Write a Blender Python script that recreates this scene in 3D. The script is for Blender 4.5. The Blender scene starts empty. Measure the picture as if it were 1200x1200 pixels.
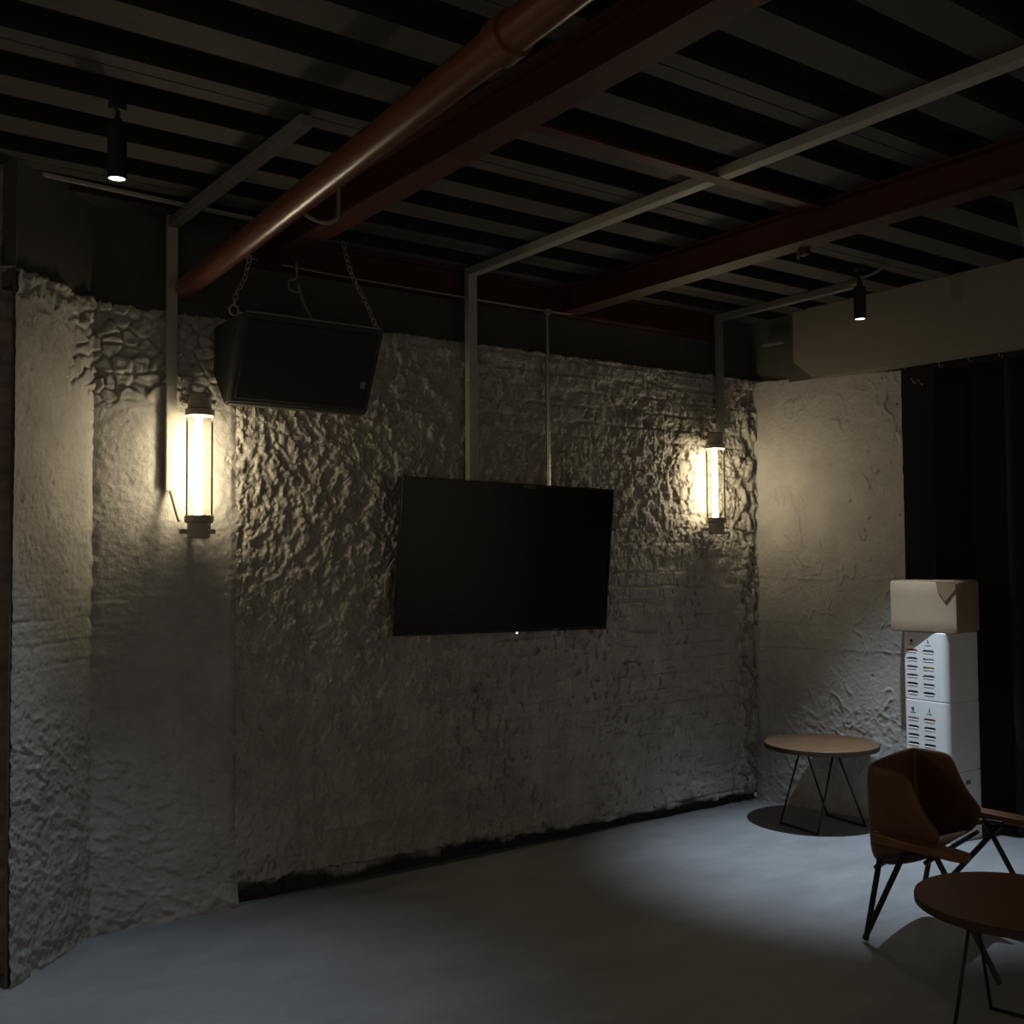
import bpy, bmesh, math
import numpy as np
from mathutils import Vector, Matrix

S = bpy.context.scene
COL = S.collection
PI = math.pi

# ------------------------------------------------------------------ camera
def make_camera():
    yaw, pit, rol = [math.radians(a) for a in (36.0288, 2.417, -0.409)]
    cy, sy = math.cos(yaw), math.sin(yaw)
    f = Vector((sy*math.cos(pit), cy*math.cos(pit), math.sin(pit)))
    r0 = Vector((cy, -sy, 0)); u0 = r0.cross(f)
    r = math.cos(rol)*r0 + math.sin(rol)*u0
    u = -math.sin(rol)*r0 + math.cos(rol)*u0
    cd = bpy.data.cameras.new('camera'); cd.sensor_width = 36; cd.sensor_fit = 'HORIZONTAL'
    cd.lens = 36*1257.66/1200; cd.clip_start = 0.05
    o = bpy.data.objects.new('camera', cd); COL.objects.link(o)
    m = Matrix.Identity(4)
    for i in range(3):
        m[i][0] = r[i]; m[i][1] = u[i]; m[i][2] = -f[i]
    m.translation = Vector((-5.146, -4.522, 1.5))
    o.matrix_world = m
    S.camera = o
make_camera()

# ------------------------------------------------------------------ world, light, exposure
S.view_settings.view_transform = 'Standard'
S.view_settings.look = 'None'
S.view_settings.gamma = 1
S.view_settings.use_curve_mapping = False
S.view_settings.exposure = 0.0
WORLD_STRENGTH = 0.22
WORLD_COLOR = (1.0, 0.84, 0.64)
LAMP_EMIT = 60.0
LAMP_COLOR = (1.0, 0.84, 0.58)
SPOT_COLOR = (0.68, 0.84, 1.0)
SPOT_POWER = (80.0, 300.0)          # left spot, right spot

w = bpy.data.worlds.new('dim_room'); S.world = w; w.use_nodes = True
bg = w.node_tree.nodes['Background']
bg.inputs[0].default_value = (*WORLD_COLOR, 1); bg.inputs[1].default_value = WORLD_STRENGTH

# ------------------------------------------------------------------ materials
def new_mat(name):
    m = bpy.data.materials.new(name); m.use_nodes = True
    nt = m.node_tree
    return m, nt, nt.nodes['Principled BSDF']

def mat(name, c, rough=0.6, metal=0.0, var=0.0, vscale=8.0, bump=0.0, bscale=60.0, spec=0.5, c2=None, stretch=None):
    m, nt, p = new_mat(name)
    N, L = nt.nodes.new, nt.links.new
    p.inputs['Base Color'].default_value = (*c, 1)
    p.inputs['Roughness'].default_value = rough
    p.inputs['Metallic'].default_value = metal
    p.inputs['Specular IOR Level'].default_value = spec
    tc = N('ShaderNodeTexCoord'); src = tc.outputs['Object']
    if stretch:
        mp = N('ShaderNodeMapping'); mp.inputs['Scale'].default_value = stretch
        L(src, mp.inputs['Vector']); src = mp.outputs['Vector']
    if var or c2:
        n = N('ShaderNodeTexNoise'); n.inputs['Scale'].default_value = vscale; n.inputs['Detail'].default_value = 6
        n.inputs['Roughness'].default_value = 0.65
        L(src, n.inputs['Vector'])
        cr = N('ShaderNodeValToRGB')
        a = c2 if c2 else tuple(max(0, x*(1-var)) for x in c)
        b = c if c2 else tuple(min(1, x*(1+var)) for x in c)
        cr.color_ramp.elements[0].position = 0.32; cr.color_ramp.elements[1].position = 0.68
        cr.color_ramp.elements[0].color = (*a, 1); cr.color_ramp.elements[1].color = (*b, 1)
        L(n.outputs['Fac'], cr.inputs['Fac']); L(cr.outputs['Color'], p.inputs['Base Color'])
    if bump:
        n2 = N('ShaderNodeTexNoise'); n2.inputs['Scale'].default_value = bscale; n2.inputs['Detail'].default_value = 9; n2.inputs['Roughness'].default_value = .6
        L(src, n2.inputs['Vector'])
        b = N('ShaderNodeBump'); b.inputs['Strength'].default_value = 1.0; b.inputs['Distance'].default_value = bump
        L(n2.outputs['Fac'], b.inputs['Height']); L(b.outputs['Normal'], p.inputs['Normal'])
    return m

def emit_mat(name, c, s):
    m = bpy.data.materials.new(name); m.use_nodes = True
    nt = m.node_tree; nt.nodes.clear()
    o = nt.nodes.new('ShaderNodeOutputMaterial'); e = nt.nodes.new('ShaderNodeEmission')
    e.inputs[0].default_value = (*c, 1); e.inputs[1].default_value = s
    nt.links.new(e.outputs[0], o.inputs[0])
    return m

def glass_mat(name):
    m = bpy.data.materials.new(name); m.use_nodes = True
    nt = m.node_tree; nt.nodes.clear()
    N, L = nt.nodes.new, nt.links.new
    o = N('ShaderNodeOutputMaterial'); t = N('ShaderNodeBsdfTransparent'); g = N('ShaderNodeBsdfGlossy')
    t.inputs[0].default_value = (0.93, 0.94, 0.90, 1); g.inputs['Roughness'].default_value = 0.04
    fr = N('ShaderNodeFresnel'); fr.inputs['IOR'].default_value = 1.16
    mx = N('ShaderNodeMixShader')
    L(fr.outputs[0], mx.inputs[0]); L(t.outputs[0], mx.inputs[1]); L(g.outputs[0], mx.inputs[2]); L(mx.outputs[0], o.inputs[0])
    return m

M = {}
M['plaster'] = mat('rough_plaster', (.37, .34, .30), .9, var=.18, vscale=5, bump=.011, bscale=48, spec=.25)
def dark_foot(m, hgt=.045, amp=.10):
    # darker strip with a noisy edge along the foot of the wall where the plaster has broken away
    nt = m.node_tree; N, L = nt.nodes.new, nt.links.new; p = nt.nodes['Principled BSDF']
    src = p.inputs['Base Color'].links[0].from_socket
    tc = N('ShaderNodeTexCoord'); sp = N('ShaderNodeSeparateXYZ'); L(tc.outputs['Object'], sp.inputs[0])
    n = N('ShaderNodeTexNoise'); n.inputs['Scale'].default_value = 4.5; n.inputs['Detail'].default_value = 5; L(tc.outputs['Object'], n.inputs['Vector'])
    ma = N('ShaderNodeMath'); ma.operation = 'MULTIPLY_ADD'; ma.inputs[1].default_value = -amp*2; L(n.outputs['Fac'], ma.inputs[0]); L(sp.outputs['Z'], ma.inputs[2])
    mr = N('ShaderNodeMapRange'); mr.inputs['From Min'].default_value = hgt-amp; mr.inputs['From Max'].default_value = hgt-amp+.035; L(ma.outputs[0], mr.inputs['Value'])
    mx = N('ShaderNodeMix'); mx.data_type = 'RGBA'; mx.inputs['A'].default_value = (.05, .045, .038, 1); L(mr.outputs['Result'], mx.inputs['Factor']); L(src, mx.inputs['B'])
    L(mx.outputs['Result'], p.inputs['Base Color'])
dark_foot(M['plaster'])
M['plaster_side'] = mat('smeared_plaster', (.36, .342, .315), .9, var=.16, vscale=4, bump=.0055, bscale=44, spec=.25)
M['brick_dark'] = mat('dark_brick', (.27, .23, .19), .95, var=.3, vscale=9, bump=.004, bscale=60, spec=.2)
M['concrete_dark'] = mat('dark_painted_concrete', (.074, .07, .061), .9, var=.12, vscale=3, bump=.0006, bscale=90, spec=.2)
M['bulkhead'] = mat('beige_painted_board', (.205, .18, .148), .9, var=.06, vscale=2, spec=.2)
M['reveal'] = mat('black_rough_render', (.05, .052, .053), .9, bump=.004, bscale=45, spec=.2)
M['floor'] = mat('polished_concrete', (.255, .255, .262), .55, var=.16, vscale=2.2, bump=.0004, bscale=40, spec=.35, stretch=(1, 2.2, 1))
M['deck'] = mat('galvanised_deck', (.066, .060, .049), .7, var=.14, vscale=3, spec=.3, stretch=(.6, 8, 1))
M['deck_dark'] = mat('deck_recess_dark', (.017, .017, .015), .9, spec=.2)  # darker tone for the deck's raised flutes and their sloping sides
M['red_steel'] = mat('red_oxide_steel', (.062, .017, .009), .6, var=.15, vscale=6, spec=.3)
M['red_pipe'] = mat('red_brown_pipe', (.14, .05, .028), .28, var=.12, vscale=5, spec=.5)
M['conduit'] = mat('grey_painted_conduit', (.34, .315, .27), .55, var=.06, vscale=6, spec=.4)
M['conduit_dark'] = mat('dark_grey_conduit', (.17, .16, .145), .6, spec=.4)
M['duct'] = mat('dark_duct', (.055, .056, .052), .55, spec=.4)
M['edge'] = mat('rim_shade_brown', (.045, .03, .02), .6, spec=.3)  # shade on the table rims, put into the colour as dark brown
M['chrome'] = mat('steel_rod', (.55, .52, .48), .28, metal=1.0)
M['black_metal'] = mat('black_metal', (.012, .012, .012), .45, spec=.4)
M['tube_cap'] = mat('grey_lamp_metal', (.34, .295, .24), .5, metal=.3)
M['speaker'] = mat('black_speaker_paint', (.04, .039, .036), .75, bump=.0004, bscale=300, spec=.3)
M['grille'] = mat('speaker_grille', (.026, .026, .024), .85, bump=.0006, bscale=500, spec=.2)
M['tv_frame'] = mat('tv_plastic', (.010, .010, .010), .35, spec=.4)
M['tv_screen'] = mat('tv_screen', (.009, .009, .008), .25, spec=.35)
M['sticker'] = mat('brown_sticker', (.10, .07, .03), .6)
M['wood'] = mat('oak_top', (.15, .085, .042), .5, c2=(.095, .052, .025), vscale=6, spec=.35, stretch=(1, 9, 1))
M['wood_arm'] = mat('walnut_arm', (.22, .095, .035), .45, c2=(.14, .058, .022), vscale=8, spec=.35, stretch=(10, 1.2, 10))
M['leather'] = mat('brown_leather', (.115, .050, .021), .5, var=.22, vscale=9, bump=.0012, bscale=120, spec=.4)
M['white_plastic'] = mat('white_plastic', (.76, .765, .77), .4, var=.03, vscale=3, spec=.4)
M['card'] = mat('cardboard', (.36, .27, .18), .85, var=.06, vscale=5, bump=.0003, bscale=120, spec=.2)
M['card_tape'] = mat('cardboard_tape', (.20, .135, .08), .5, spec=.4)
M['curtain'] = mat('black_curtain', (.022, .022, .023), .95, spec=.15)
M['ink'] = mat('dark_ink', (.05, .05, .055), .8)
M['ins_orange'] = mat('orange_plate', (.55, .13, .035), .5)
M['ins_yellow'] = mat('yellow_plate', (.62, .38, .10), .5)
M['ins_grey'] = mat('grey_plate', (.16, .16, .16), .5)
M['ins_white'] = mat('white_plate', (.7, .7, .72), .5)
M['ins_cream'] = mat('cream_plate', (.62, .52, .34), .5)
M['brass'] = mat('brass', (.65, .42, .18), .3, metal=1.0)
M['cable'] = mat('grey_cable', (.22, .19, .15), .6)
M['chain'] = mat('dull_chain', (.42, .36, .28), .45, metal=.3)
M['tube'] = emit_mat('glowing_tube', LAMP_COLOR, LAMP_EMIT)
M['lens'] = emit_mat('spot_lens', (.85, .93, 1.0), 6.0)
M['led'] = emit_mat('power_led', (1.0, .85, .65), 1.2)
M['glass'] = glass_mat('lamp_glass')

# ------------------------------------------------------------------ mesh helpers
def link_mesh(name, me, m, parent=None):
    o = bpy.data.objects.new(name, me); COL.objects.link(o)
    for mm in (m if isinstance(m, (list, tuple)) else [m]): me.materials.append(mm)
    if parent is not None: o.parent = parent
    return o

def obj(name, bm, m, parent=None, smooth=False, loc=None):
    """world-space bmesh -> object; origin moved to loc (or the parent's location)."""
    bmesh.ops.recalc_face_normals(bm, faces=bm.faces)
    off = Vector(loc) if loc is not None else (world_loc(parent) if parent is not None else Vector((0, 0, 0)))
    if off.length: bmesh.ops.translate(bm, verts=bm.verts, vec=-off)
    me = bpy.data.meshes.new(name); bm.to_mesh(me); bm.free()
    if smooth:
        me.polygons.foreach_set('use_smooth', [True]*len(me.polygons))
        if smooth == 'auto': me.set_sharp_from_angle(angle=math.radians(35))
    o = link_mesh(name, me, m, parent)
    if parent is None: o.location = off
    return o

def world_loc(o):
    v = Vector((0, 0, 0))
    while o is not None: v = v + o.location; o = o.parent
    return v

def tag(o, label, cat, group=None):
    o['label'] = label; o['category'] = cat
    if group: o['group'] = group
    return o

def struct(o):
    o['kind'] = 'structure'; return o

def thing(name, loc, label, cat, group=None):
    o = bpy.data.objects.new(name, None); o.empty_display_size = .1; COL.objects.link(o)
    o.location = loc
    return tag(o, label, cat, group)

def box(bm, c, s, R=None, bev=0.0):
    r = bmesh.ops.create_cube(bm, size=1)
    vs = r['verts']
    for v in vs: v.co = Vector((v.co.x*s[0], v.co.y*s[1], v.co.z*s[2]))
    if bev:
        es = list({e for v in vs for e in v.link_edges})
        rb = bmesh.ops.bevel(bm, geom=es, offset=bev, segments=2, affect='EDGES', profile=.5)
        vs = list({v for f in rb['faces'] for v in f.verts} | {v for v in vs if v.is_valid})
    for v in vs:
        co = v.co
        if R is not None: co = R @ co
        v.co = co + Vector(c)
    return vs

def frame_from(d):
    d = Vector(d).normalized()
    a = Vector((0, 0, 1)) if abs(d.z) < .95 else Vector((1, 0, 0))
    x = d.cross(a).normalized(); y = d.cross(x).normalized()
    return x, y, d

def cyl(bm, p0, p1, r, seg=20, r1=None, caps=True):
    p0, p1 = Vector(p0), Vector(p1); x, y, d = frame_from(p1-p0)
    r1 = r if r1 is None else r1
    A = [bm.verts.new(p0 + (x*math.cos(t)+y*math.sin(t))*r) for t in [2*PI*i/seg for i in range(seg)]]
    B = [bm.verts.new(p1 + (x*math.cos(t)+y*math.sin(t))*r1) for t in [2*PI*i/seg for i in range(seg)]]
    for i in range(seg):
        bm.faces.new((A[i], A[(i+1) % seg], B[(i+1) % seg], B[i]))
    if caps: bm.faces.new(A[::-1]); bm.faces.new(B)

def smooth_path(pts, n=6):
    pts = [Vector(p) for p in pts]; out = []
    for i in range(len(pts)-1):
        p0 = pts[max(0, i-1)]; p1 = pts[i]; p2 = pts[i+1]; p3 = pts[min(len(pts)-1, i+2)]
        for k in range(n):
            t = k/n
            out.append(.5*((2*p1)+(p2-p0)*t+(2*p0-5*p1+4*p2-p3)*t*t+(3*p1-p0-3*p2+p3)*t**3))
    out.append(pts[-1]); return out

def tube(bm, pts, r, seg=8, closed=False):
    pts = [Vector(p) for p in pts]; n = len(pts); rings = []
    x = None
    for i, p in enumerate(pts):
        if closed: d = pts[(i+1) % n]-pts[i-1]
        else: d = pts[min(i+1, n-1)]-pts[max(i-1, 0)]
        d.normalize()
        if x is None: x, y, _ = frame_from(d)
        x = (x - d*x.dot(d)).normalized(); y = d.cross(x)
        rings.append([bm.verts.new(p+(x*math.cos(2*PI*k/seg)+y*math.sin(2*PI*k/seg))*r) for k in range(seg)])
    m = n if closed else n-1
    for i in range(m):
        a, b = rings[i], rings[(i+1) % n]
        for k in range(seg): bm.faces.new((a[k], a[(k+1) % seg], b[(k+1) % seg], b[k]))
    if not closed: bm.faces.new(rings[0][::-1]); bm.faces.new(rings[-1])

def lathe(bm, c, prof, seg=32):
    """prof: list of (r, z)"""
    c = Vector(c); rings = []
    for r, z in prof:
        if r < 1e-6: rings.append([bm.verts.new(c+Vector((0, 0, z)))])
        else: rings.append([bm.verts.new(c+Vector((r*math.cos(2*PI*k/seg), r*math.sin(2*PI*k/seg), z))) for k in range(seg)])
    for a, b in zip(rings, rings[1:]):
        for k in range(seg):
            k2 = (k+1) % seg
            if len(a) == 1 and len(b) == 1: continue
            if len(a) == 1: bm.faces.new((a[0], b[k2], b[k]))
            elif len(b) == 1: bm.faces.new((a[k], a[k2], b[0]))
            else: bm.faces.new((a[k], a[k2], b[k2], b[k]))

def prism(bm, prof, axis, a, b):
    """extrude closed 2-D profile along axis ('x': prof=(y,z), 'y': prof=(x,z), 'z': prof=(x,y))"""
    def P(p, t): return {'x': (t, p[0], p[1]), 'y': (p[0], t, p[1]), 'z': (p[0], p[1], t)}[axis]
    A = [bm.verts.new(P(p, a)) for p in prof]; B = [bm.verts.new(P(p, b)) for p in prof]
    n = len(prof)
    for i in range(n): bm.faces.new((A[i], A[(i+1) % n], B[(i+1) % n], B[i]))
    bm.faces.new(A[::-1]); bm.faces.new(B)

def BM(): return bmesh.new()

# ------------------------------------------------------------------ noise for the relief of the walls
class Noise:
    def __init__(s, seed):
        g = np.random.RandomState(seed); s.p = g.permutation(512); s.p = np.concatenate([s.p, s.p])
        a = g.rand(512)*2*np.pi; s.gx, s.gy = np.cos(a), np.sin(a); s.v = g.rand(512)
    def h(s, i, j): return s.p[(s.p[i & 511] + j) & 511]
    def __call__(s, x, y):
        xi = np.floor(x).astype(int); yi = np.floor(y).astype(int); xf = x-xi; yf = y-yi
        u = xf**3*(xf*(xf*6-15)+10); v = yf**3*(yf*(yf*6-15)+10)
        def g(a, b):
            k = s.h(xi+a, yi+b); return s.gx[k]*(xf-a)+s.gy[k]*(yf-b)
        return 1.5*((g(0, 0)*(1-u)+g(1, 0)*u)*(1-v)+(g(0, 1)*(1-u)+g(1, 1)*u)*v)
    def fbm(s, x, y, o=4):
        t = 0; a = .5
        for i in range(o): t = t+a*s(x+17.3*i, y+9.1*i); x = x*2.03; y = y*2.03; a *= .5
        return t
    def cell(s, i, j): return s.v[s.h(i.astype(int), j.astype(int))]

def sst(a, b, x):
    t = np.clip((x-a)/(b-a), 0, 1); return t*t*(3-2*t)

def rot(x, y, deg):
    c, s_ = math.cos(math.radians(deg)), math.sin(math.radians(deg)); return c*x+s_*y, -s_*x+c*y

def worley(seed, x, y):
    g = np.random.RandomState(seed); jx, jy = g.rand(64, 64), g.rand(64, 64)
    xi, yi = np.floor(x).astype(int), np.floor(y).astype(int); f1 = np.full(x.shape, 9.); f2 = np.full(x.shape, 9.); cid = np.zeros(x.shape)
    for a in (-1, 0, 1):
        for b in (-1, 0, 1):
            i, j = (xi+a) & 63, (yi+b) & 63
            d = np.hypot(xi+a+jx[i, j]-x, yi+b+jy[i, j]-y)
            new = d < f1
            f2 = np.where(new, f1, np.minimum(f2, d)); cid = np.where(new, jx[i, j], cid); f1 = np.where(new, d, f1)
    return f1, f2, cid

def chips(seed, x, y, sx, sy, ang, w=.14):
    """tilted, sharp edged chips: every cell is a small facet with its own slope and level"""
    a, b = rot(x, y, ang)
    f1, f2, c = worley(seed, a/sx, b/sy)
    return (c-.5)*sst(0, w, f2-f1), sst(w, 0, f2-f1), c

def flakes(nz, x, y, sx, sy, ang, lo, hi):
    """plateaus of broken plaster with sharp rims"""
    a, b = rot(x, y, ang)
    n = nz(a/sx, b/sy) + .45*nz(a/sx*2.3+5, b/sy*2.3) + .2*nz(a/sx*5.1, b/sy*5.1+3)
    return sst(lo, hi, n)

def bricks(nz, x, z, bw, bh, g):
    """returns (groove 0..1, row, col) of a running bond"""
    wx = x + .012*nz(x*5, z*5); wz = z + .010*nz(x*3+9, z*6)
    r = np.floor(wz/bh); fx = wx/bw + .5*(r % 2); c = np.floor(fx)
    dz = np.abs(wz/bh-r-.5)*bh; dx = np.abs(fx-c-.5)*bw
    gr = np.maximum(sst(bh/2-g, bh/2-.1*g, dz), .8*sst(bw/2-g, bw/2-.1*g, dx))
    return gr, r, c

def back_wall_height(x, z):
    n1, n2, n3, n4 = Noise(3), Noise(11), Noise(29), Noise(41)
    wx = x + .05*n1.fbm(x*4, z*4, 3); wz = z + .05*n2.fbm(x*4+3, z*4, 3)
    big = .010*n1.fbm(x*1.6, z*1.6, 3)
    # where the wall was hacked (left) and where brick courses show (right and low)
    soft = n3.fbm(x*1.3, z*1.3, 3)
    left = sst(-1.75, -2.35, x+.25*soft)*sst(.75, 1.25, z+.3*soft)
    left = np.maximum(left, .45*sst(-2.0, -2.6, x+.2*soft)*sst(.15, .5, z))
    lamp = sst(-1.35, -1.0, x+.15*soft)*sst(1.3, 1.6, z+.25*soft)*sst(2.5, 2.25, z+.15*soft)
    fl = flakes(n2, wx, wz, .075, .12, -35, -.12, .10)
    fl2 = flakes(n3, wx, wz, .045, .085, -20, .05, .22)
    fl3 = flakes(n4, wx+.3, wz, .05, .10, 8, .10, .26)
    h = big
    c1, k1, i1 = chips(101, wx+.02*n3(x*20, z*20), wz+.02*n2(x*20, z*20), .050, .074, -28, .10)
    c2, k2, i2 = chips(102, wx+.01*n3(x*40, z*40), wz+.01*n2(x*40, z*40), .027, .043, 20, .12)
    h = h + left*(.006*fl + .013*c1 + .008*c2 - .004*k1*sst(.3, .6, i1) + .006*fl2 + .005*n1.fbm(x*26, z*26, 3))
    mid = sst(-1.2, -2.2, x)*(1-left)
    h = h + mid*(.005*fl2 + .005*c1*sst(0, .3, n2.fbm(x*2.2, z*2.2+5, 2)+.1))
    gr, r, c = bricks(n4, x, z, .235, .083, .013)
    brk = np.clip(1-left*1.2, 0, 1)
    fade = sst(-.25, .15, n1.fbm(x*1.8+4, z*1.8, 3)+.15)
    h = h - brk*(.25+.75*fade)*.0095*gr*sst(-.35, .15, n2.fbm(x*7, z*9, 2))
    lost = n3.cell(r+300, c+300)
    h = h - brk*.010*sst(.72, .80, lost)*sst(-.3, .2, n2(x*9, z*14))*(1-gr)
    h = h + brk*.004*(n1.cell(r+100, c+500)-.5)
    nt = flakes(n3, wx+7, wz, .032, .075, 4, .46, .58)*sst(-.25, .1, n1.fbm(x*1.7+9, z*1.7, 2))
    h = h - brk*.015*nt
    # deep notches and lumps near the right lamp
    h = h - lamp*.012*flakes(n1, wx, wz, .05, .075, 15, .16, .30) + lamp*(.006*fl3)
    pit = flakes(n2, wx+3, wz, .04, .055, 0, .52, .62)*sst(-.1, .2, n3.fbm(x*2, z*2+8, 2))
    h = h - (1-left)*.012*pit
    h = h + .35*(1-left)*.008*fl2
    # horizontal smears under the top edge
    h = h + .006*sst(2.2, 2.45, z)*n2.fbm(x*3, z*26, 3)
    # broken corner rope at the right end
    rope = sst(-.20, -.09, x+.03*n1(z*6, x*3))
    rp = flakes(n3, wx, wz, .045, .11, 6, -.1, .14)
    h = h*(1-rope) + rope*(-.016 + .040*rp + .03*chips(105, wx, wz, .05, .11, 8)[0] + .016*n1.fbm(x*14, z*9, 3))
    # fine grain
    h = h + .0014*n4.fbm(x*40, z*40, 3)
    # ragged top edge, broken foot
    top = 2.592 + .012*n1.fbm(x*9, x*0+2, 4) + .010*n2.fbm(x*40, x*0+5, 2)
    rim = sst(.16, .02, top-z)
    h = h + rim*(.010 + .012*n3.fbm(x*14, z*14, 3))
    h = np.where(z > top, -.13, h+.012)
    foot = .045 + .04*sst(-1.3, -2.8, x) + .030*n2.fbm(x*3.5, x*0, 3) + .02*n1.fbm(x*17, x*0+4, 3)
    h = h - .05*sst(foot+.012, foot-.012, z)*(1-.35*n4.fbm(x*18, z*18, 3))
    return h

def left_wall_height(u, z):
    """u = 0 at the left edge of the 45 degree face, .526 at the bend, 1.15 at the main wall"""
    n1, n2, n3 = Noise(5), Noise(17), Noise(23)
    wx = u+.05*n1.fbm(u*4, z*4, 3); wz = z+.05*n2.fbm(u*4, z*4+7, 3)
    h = .006*n1.fbm(u*2.2, z*2.2, 3) + .0030*n2.fbm(u*14, z*30, 3) + .0032*n3.fbm(u*38, z*38, 3) + .004*chips(106, wx, wz, .04, .06, 30)[0]*sst(-.1, .3, n2.fbm(u*3, z*3, 2))
    low = sst(1.05, .8, z+.2*n3.fbm(u*2, z*2, 2))
    h = h + low*(.005*flakes(n1, wx, wz, .030, .075, 60, .24, .40) + .004*chips(104, wx, wz, .05, .12, 55)[0])
    mid = sst(1.0, 1.15, z)*sst(1.5, 1.3, z)
    gr, r, c = bricks(n2, u, z, .25, .085, .01)
    h = h - mid*.0035*gr*sst(-.3, .2, n1.fbm(u*6, z*8, 2)) + mid*.006*(n3.cell(r+200, c*0+40)-.5) + mid*.004*n1.fbm(u*3, z*35, 2)
    h = h - .010*flakes(n3, wx, wz, .03, .05, 25, .92, 1.02)
    top = 2.17+.10*n1.fbm(u*6, u*0, 3)+.03*(u-.55)
    up = sst(top-.03, top+.05, z)*sst(.28, .44, u+.05*n2.fbm(z*9, z*0, 2))
    c1, k1, i1 = chips(103, wx, wz, .075, .060, 22, .16)
    h = h + up*(-.016*k1 + .020*c1 + .010*n2.fbm(u*18, z*18, 3))
    lam = sst(.75, .95, u)*sst(1.5, 1.6, z)
    h = h + lam*.0035*n1.fbm(u*30, z*60, 3)
    e = sst(.045, .0, np.abs(u-.526))
    h = h - .014*e*(.4+n1.fbm(u*6, z*13, 3))
    h = h - .012*sst(1.11, 1.15, u)*(.7+1.2*n2.fbm(z*7, u*6, 3))
    edge = 2.565 - .01*u + .022*n3.fbm(u*9, u*0, 3) + .015*n1.fbm(u*30, u*0+3, 2)
    rim = sst(.20, .03, edge-z)*sst(.60, .40, u)
    h = h + rim*(.014*flakes(n2, wx, wz, .06, .06, 0, -.1, .1)+.008*n1.fbm(u*15, z*15, 3))
    h = np.where(z > edge, -.10, h+.014)
    foot = .04+.03*n2.fbm(u*6, u*0, 3)
    h = h + .012*sst(foot+.15, foot, z)*(.5+1.5*n1.fbm(u*12, z*12, 3))
    return h

def right_wall_height(u, z):
    """u = 0 in the corner, runs towards the opening"""
    n1, n2, n3 = Noise(7), Noise(19), Noise(31)
    wx = u+.07*n1.fbm(u*3.5, z*3.5, 3); wz = z+.07*n2.fbm(u*3.5, z*3.5+7, 3)
    h = .005*n1.fbm(u*2, z*2, 3) + .0016*n3.fbm(u*30, z*30, 3)
    # trowel curls: thin raised ridges
    a, b = rot(wx, wz, 14)
    rid = 1-np.abs(n2(a/.09, b/.17)+.3*n3(a/.045, b/.09))/.085
    band = sst(-.05, .25, n1.fbm(u*2.4+2, z*3.2, 3)+.06)
    rid = rid*sst(-.35, .0, n3.fbm(u*5+3, z*5, 2))
    h = h + .0095*np.clip(rid, 0, 1)**1.4*(.15+.85*band)
    h = h - .010*flakes(n3, wx, wz, .035, .05, -20, .88, .98)
    for zz, s_ in ((1.37, .55), (.95, .5), (1.10, .3)):
        k = z - zz - .03*n1.fbm(u*5, u*0+zz, 3)
        h = h + .006*s_*sst(.012, .0, np.abs(k))*sst(-.3, .2, n2(u*5, u*0+zz)) - .004*s_*sst(0, -.02, k)*sst(-.2, 0, k)
    lo = sst(.75, .6, z)
    h = h + lo*.004*flakes(n1, wx, wz, .05, .05, 30, .1, .3)
    edge = 2.585-.05*u+.006*n1.fbm(u*14, u*0, 3)
    h = np.where(z > edge, -.06, h+.010)
    return h

def relief(name, path, z0, z1, step, fn, m):
    """dense sheet along a plan polyline, pushed out along its normal by fn(u, z)"""
    P = [Vector((*p, 0)) for p in path]
    L = [0]
    for a, b in zip(P, P[1:]): L.append(L[-1]+(b-a).length)
    nu = int(L[-1]/step)+1; nz_ = int((z1-z0)/step)+1
    u = np.linspace(0, L[-1], nu); z = np.linspace(z0, z1, nz_)
    px = np.interp(u, L, [p.x for p in P]); py = np.interp(u, L, [p.y for p in P])
    seg = np.clip(np.searchsorted(L, u, side='right')-1, 0, len(P)-2)
    nrm = np.array([[(P[i+1]-P[i]).y, -(P[i+1]-P[i]).x] for i in range(len(P)-1)]); nrm /= np.linalg.norm(nrm, axis=1)[:, None]
    nx, ny = nrm[seg, 0], nrm[seg, 1]
    k = max(1, int(.02/step)); ker = np.ones(2*k+1)/(2*k+1)
    nx = np.convolve(np.pad(nx, k, 'edge'), ker, 'valid'); ny = np.convolve(np.pad(ny, k, 'edge'), ker, 'valid')
    U, Z = np.meshgrid(u, z)
    H = fn(U, Z)
    co = np.stack([px[None]+nx[None]*H, py[None]+ny[None]*H, Z], -1).reshape(-1, 3)
    idx = np.arange(nu*nz_).reshape(nz_, nu)
    q = np.stack([idx[:-1, :-1], idx[:-1, 1:], idx[1:, 1:], idx[1:, :-1]], -1).reshape(-1, 4)
    me = bpy.data.meshes.new(name)
    me.vertices.add(len(co)); me.vertices.foreach_set('co', co.astype(np.float32).ravel())
    me.loops.add(q.size); me.loops.foreach_set('vertex_index', q.astype(np.int32).ravel())
    me.polygons.add(len(q)); me.polygons.foreach_set('loop_start', (np.arange(len(q))*4).astype(np.int32))
    me.polygons.foreach_set('use_smooth', np.ones(len(q), bool))
    me.update(calc_edges=True); me.validate()
    return struct(link_mesh(name, me, m))

# ------------------------------------------------------------------ the room shell
CEIL = 2.96
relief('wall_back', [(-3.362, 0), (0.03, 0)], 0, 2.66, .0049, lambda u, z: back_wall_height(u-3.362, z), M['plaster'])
relief('wall_left', [(-4.345, -.377), (-3.960, .008)], 0, 2.66, .0062, left_wall_height, M['plaster_side'])
relief('wall_pillar', [(-3.980, 0), (-3.345, 0)], 0, 2.66, .0062, lambda u, z: left_wall_height(u+.521, z), M['plaster_side'])
relief('wall_right', [(0.0, 0.0), (.150, -.97)], 0, 2.62, .0062, right_wall_height, M['plaster_side'])

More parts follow.
